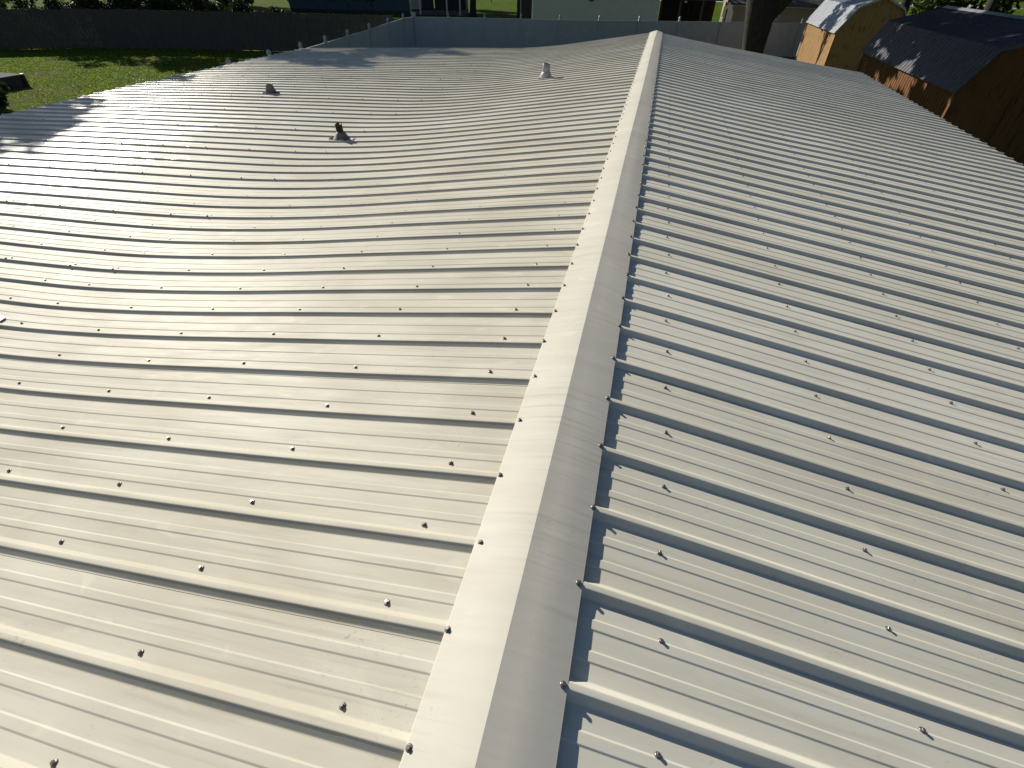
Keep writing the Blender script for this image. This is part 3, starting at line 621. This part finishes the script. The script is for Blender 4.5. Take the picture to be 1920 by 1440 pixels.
# ------------------------------------------------------------------ sheds
def gambrel(name, loc, Ldepth, W, ze, zb, xb, zr, wallm, roofm, label, pitch=.2286):
    """loc = near corner of the -x wall on the ground; W full width; profile heights above ground"""
    r = empty(name, loc); tag(r, label, 'shed')
    pw = [(0.04, 0), (W - .04, 0), (W - .04, ze + .02), (W - xb, zb - .04), (W / 2, zr - .05), (xb, zb - .04), (0.04, ze + .02)]
    MB().box(.04, .10, .06, Ldepth - .06, 0, ze + .03).build('side_wall', wallm, r)
    MB().box(W - .10, W - .04, .06, Ldepth - .06, 0, ze + .03).build('side_wall', wallm, r)
    MB().prism(pw, 0.0, .06).build('gable_wall', wallm, r); MB().prism(pw, Ldepth - .06, Ldepth).build('gable_wall', wallm, r)
    # vertical battens on the visible side wall
    b = MB()
    for k in range(int(Ldepth / .2)): b.box(.026, .0375, .1 + k * .2, .112 + k * .2, 0.02, ze)
    b.build('groove_strips', wallm, r)
    tm = M['trim'] if wallm is M['plytan'] else wallm
    MB().box(-.005, .038, -.03, .07, 0, ze - .02).build('corner_trim', wallm, r); MB().box(-.005, .038, Ldepth - .07, Ldepth + .03, 0, ze - .02).build('corner_trim', tm, r)
    # ribbed roof sheets: 4 slopes
    ov = .12; y0, y1 = -ov, Ldepth + ov
    segs = [((-.10, ze - .02), (xb, zb)), ((xb, zb), (W / 2, zr)), ((W / 2, zr), (W - xb, zb)), ((W - xb, zb), (W + .10, ze - .02))]
    for (p0, p1) in segs:
        ys = []; 
        nrib = int((y1 - y0) / pitch)
        for k in range(nrib + 1):
            c = y0 + k * pitch
            for u, h in ((-.025, 0), (-.01, .019), (.01, .019), (.025, 0)):
                if y0 <= c + u <= y1: ys.append((c + u, h))
        ys = [(y0, 0)] * (ys[0][0] > y0) + ys + [(y1, 0)]
        d = Vector((p1[0] - p0[0], p1[1] - p0[1])); nn = Vector((-d.y, d.x)).normalized()
        if nn.y < 0: nn = -nn
        V = []; 
        for t_ in (0, .5, 1):
            for (y_, h) in ys: V.append((p0[0] + d.x * t_ + nn.x * h, y_, p0[1] + d.y * t_ + nn.y * h))
        m1 = len(ys); F = [(a * m1 + i, a * m1 + i + 1, (a + 1) * m1 + i + 1, (a + 1) * m1 + i) for a in (0, 1) for i in range(m1 - 1)]
        me = from_np('roof_sheet', V, F); bm_ = bmesh.new(); bm_.from_mesh(me); bmesh.ops.recalc_face_normals(bm_, faces=bm_.faces[:])
        if sum(f.normal.z for f in bm_.faces) < 0: bmesh.ops.reverse_faces(bm_, faces=bm_.faces[:])
        bm_.to_mesh(me); bm_.free()
        o = link('roof_sheet', me, r, [roofm]); md_ = o.modifiers.new('t', 'SOLIDIFY'); md_.thickness = .012; md_.offset = -1
    MB().prism([(W / 2 - .17, zr - .02), (W / 2, zr + .045), (W / 2 + .17, zr - .02), (W / 2, zr + .03)], y0 - .01, y1 + .01).build('ridge_cap', M['galv'], r)
    # rake trim at both gables
    for yy in (y0 - .012, y1 + .002):
        b = MB()
        pts = [(-.10, ze - .02), (xb, zb), (W / 2, zr), (W - xb, zb), (W + .10, ze - .02)]
        up = [(a, z_ + .022) for a, z_ in pts]; dn = [(a, z_ - .07) for a, z_ in pts]
        for i in range(4): b.prism([up[i], up[i + 1], dn[i + 1], dn[i]], yy, yy + .010)
        b.build('rake_trim', roofm, r)
    return r
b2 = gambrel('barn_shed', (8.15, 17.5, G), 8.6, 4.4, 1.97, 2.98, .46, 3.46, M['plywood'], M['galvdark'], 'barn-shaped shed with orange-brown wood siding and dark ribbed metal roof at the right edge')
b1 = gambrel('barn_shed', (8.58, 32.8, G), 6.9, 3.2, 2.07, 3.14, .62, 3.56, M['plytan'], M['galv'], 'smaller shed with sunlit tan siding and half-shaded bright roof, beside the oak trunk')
MB().box(1.4, 2.9, -.035, 0, .1, 1.95).build('door', M['plywood'], b2)

# ------------------------------------------------------------------ houses beyond
def siding(b, x0, x1, y, z0, z1, step, mi=0):
    z = z0
    while z < z1 - .01:
        z2 = min(z + step, z1)
        v = [b.bm.verts.new(p) for p in ((x0, y - .022, z), (x1, y - .022, z), (x1, y - .002, z2), (x0, y - .002, z2))]
        f = b.bm.faces.new(v); f.material_index = mi
        v = [b.bm.verts.new(p) for p in ((x0, y, z), (x1, y, z), (x1, y - .022, z), (x0, y - .022, z))]
        b.bm.faces.new(v); z = z2
def gable_roof(x0, x1, y0, y1, z0, rise, m_, parent, ov=.4):
    ym = (y0 + y1) / 2; b = MB()
    a = [(y0 - ov, z0), (ym, z0 + rise), (y1 + ov, z0), (y1 + ov, z0 - .12), (ym, z0 + rise - .14), (y0 - ov, z0 - .12)]
    vs0 = [b.bm.verts.new((x0 - ov, p[0], p[1])) for p in a]; vs1 = [b.bm.verts.new((x1 + ov, p[0], p[1])) for p in a]
    b.bm.faces.new(vs0); b.bm.faces.new(vs1[::-1])
    for i in range(6): b.bm.faces.new((vs0[i], vs1[i], vs1[(i + 1) % 6], vs0[(i + 1) % 6]))
    return b.build('roof', m_, parent)
M['shingle'] = noise_mat('roof_shingles', (0.10, 0.10, 0.10), (0.06, 0.06, 0.065), 12, .95)
# pale siding house
h = empty('siding_house', (-9.75, 46, G)); tag(h, 'pale grey-green house with horizontal lap siding right behind the white fence', 'house', 'neighbouring houses behind the fence')
b = MB(); b.box(0, 9.3, .001, 8, 0, 2.95); siding(b, .0, 9.3, 0, .1, 2.95, .2); b.build('wall', M['greywall'], h)
MB().box(-.09, .0, -.03, .1, 0, 2.95).build('corner_trim', M['whitetrim'], h); MB().box(9.3, 9.39, -.03, .1, 0, 2.95).build('corner_trim', M['greywall'], h)
gable_roof(-.1, 9.4, 0, 8, 3.0, 1.5, M['shingle'], h)
lt = MB(); lt.lathe([(.05, 2.52), (.16, 2.50), (.19, 2.44), (.05, 2.40)], 12, c=(4.45, -.25)); lt.box(4.40, 4.50, -.2, -.03, 2.46, 2.56); lt.build('wall_lamp', M['steel'], h)
# brown annex in shade between
h = empty('brown_house', (-15.05, 63.5, G)); tag(h, 'dark brown building side standing between the road view and the pale siding house', 'house', 'neighbouring houses behind the fence')
MB().box(0, 1.6, 0, 6, 0, 3.0).build('wall', M['brownwall'], h); MB().box(-.14, 0, -.14, .08, 0, 3.0).build('corner_post', M['steel'], h); MB().box(.18, .3, -.05, -.001, 0, 3.0).build('corner_trim', M['trim'], h)
gable_roof(0, 1.6, 0, 6, 3.05, 1.0, M['shingle'], h, .3)
# dark carport
h = empty('carport', (-.3, 47.5, G)); tag(h, 'dark open carport in deep shade between the siding house and the beige house', 'carport')
MB().box(0.05, 4.3, 5, 5.2, 0, 2.6).build('back_wall', M['brownwall'], h); MB().box(.0, .12, 0, 5, 0, 2.6).build('side_wall', M['brownwall'], h)
MB().box(-.1, 4.4, -.4, 5.3, 2.62, 2.8).build('roof', M['shingle'], h)
MB().lathe([(.10, 0), (.10, .02), (.14, .06), (.10, .12), (.03, .13)], 14).build('ceiling_lamp', M['whitetrim'], h).location = (1.8, .2, 2.44)
for xx_ in (1.4, 3.0): MB().box(xx_, xx_ + .12, -.3, -.18, 0, 2.62).build('post', M['brownwall'], h)
# beige house
h = empty('beige_house', (4.75, 46.2, G)); tag(h, 'beige stucco house behind the oak trunk and the white fence', 'house', 'neighbouring houses behind the fence')
b = MB(); b.box(0, 9, 0, 8, 0, 2.55); b.build('wall', M['beigewall'], h)
MB().box(-.02, 9.02, -.05, -.001, 2.42, 2.55).build('frieze_board', M['trim'], h)
eb = MB(); eb.box(3.05, 3.29, -.10, -.001, 1.72, 1.98); ebo = eb.build('meter_box', M['trim'], h)
MB().lathe([(.02, 0), (.02, 1.7)], 8, c=(3.17, -.05)).build('conduit', M['trim'], h); MB().box(3.09, 3.25, -.112, -.101, 1.76, 1.94).build('meter_door', M['beigewall'], ebo)
gable_roof(0, 9, 0, 8, 2.6, 1.6, M['shingle'], h)
# sunlit corner of a beige building, made as a separate paler block
h = empty('sunlit_wall_corner', (4.0, 44.9, G)); tag(h, 'narrow pale block with a peaked top and dark stripe, standing for a sunlit beige building corner behind the white fence', 'wall corner')
p_ = [(0, 0), (.70, 0), (.74, 2.15), (.42, 2.62), (.10, 2.4)]
MB().prism(p_, 0, .5).build('body', M['beigelit'], h); MB().box(.24, .33, -.012, -.001, .05, 2.3).build('dark_stripe', M['dark'], h)
# blue house with porch
h = empty('blue_house', (-40.1, 59.8, G)); tag(h, 'teal blue house with a screened porch and white railing, in shade at the top', 'house', 'neighbouring houses behind the fence')
h.rotation_euler.z = math.atan2(2.6, 13.2)
b = MB(); b.box(0, 13.2, .001, 8, 0, 2.9); siding(b, 0, 13.2, 0, .3, 2.9, .2); b.build('wall', M['bluewall'], h)
MB().box(-.03, 13.23, -.03, 0, 0, .3).build('skirting', M['steel'], h)
for x_ in (1.8, 4.3, 8.6):
    f = MB(); f.box(x_, x_ + 1.1, -.07, -.024, 1.0, 2.2); f = f.build('window', M['bluewall'], h)
    MB().box(x_ + .07, x_ + 1.03, -.078, -.071, 1.07, 2.13).build('pane', M['glass'], f)
gable_roof(0, 19.3, 0, 8, 2.95, 1.6, M['shingle'], h)
MB().box(13.2, 19.3, .3, 4, .0, .4).build('porch_floor', M['deckwood'], h)
for x_ in (14.6, 16.0, 17.4): 
    f = MB(); f.box(x_ + .06, x_ + 1.34, .34, .36, .4, 2.8); f.build('screen', M['screen'], h)
for x_ in (13.3, 14.35, 17.3, 18.75): MB().box(x_, x_ + .14, .28, .42, .0, 2.85).build('porch_post', M['whitetrim'], h)
b = MB(); b.box(13.45, 14.34, .30, .36, 1.25, 1.32); b.box(13.45, 14.34, .30, .36, .5, .56)
for k in range(7): b.box(13.5 + k * .125, 13.54 + k * .125, .31, .35, .56, 1.25)
b.build('railing', M['whitetrim'], h)
MB().box(18.2, 19.2, 2.5, 4.5, 0, 2.85).build('end_wall', M['bluewall'], h)
# sign post by the road
h = empty('sign_post', (-25.0, 88, G)); tag(h, 'thin dark post by the edge of the pale road', 'post')
MB().lathe([(.05, 0), (.05, 2.7)], 8).build('pole', M['steel'], h); MB().box(-.3, .3, -.02, .0, 2.1, 2.7).build('sign_plate', M['steel'], h)
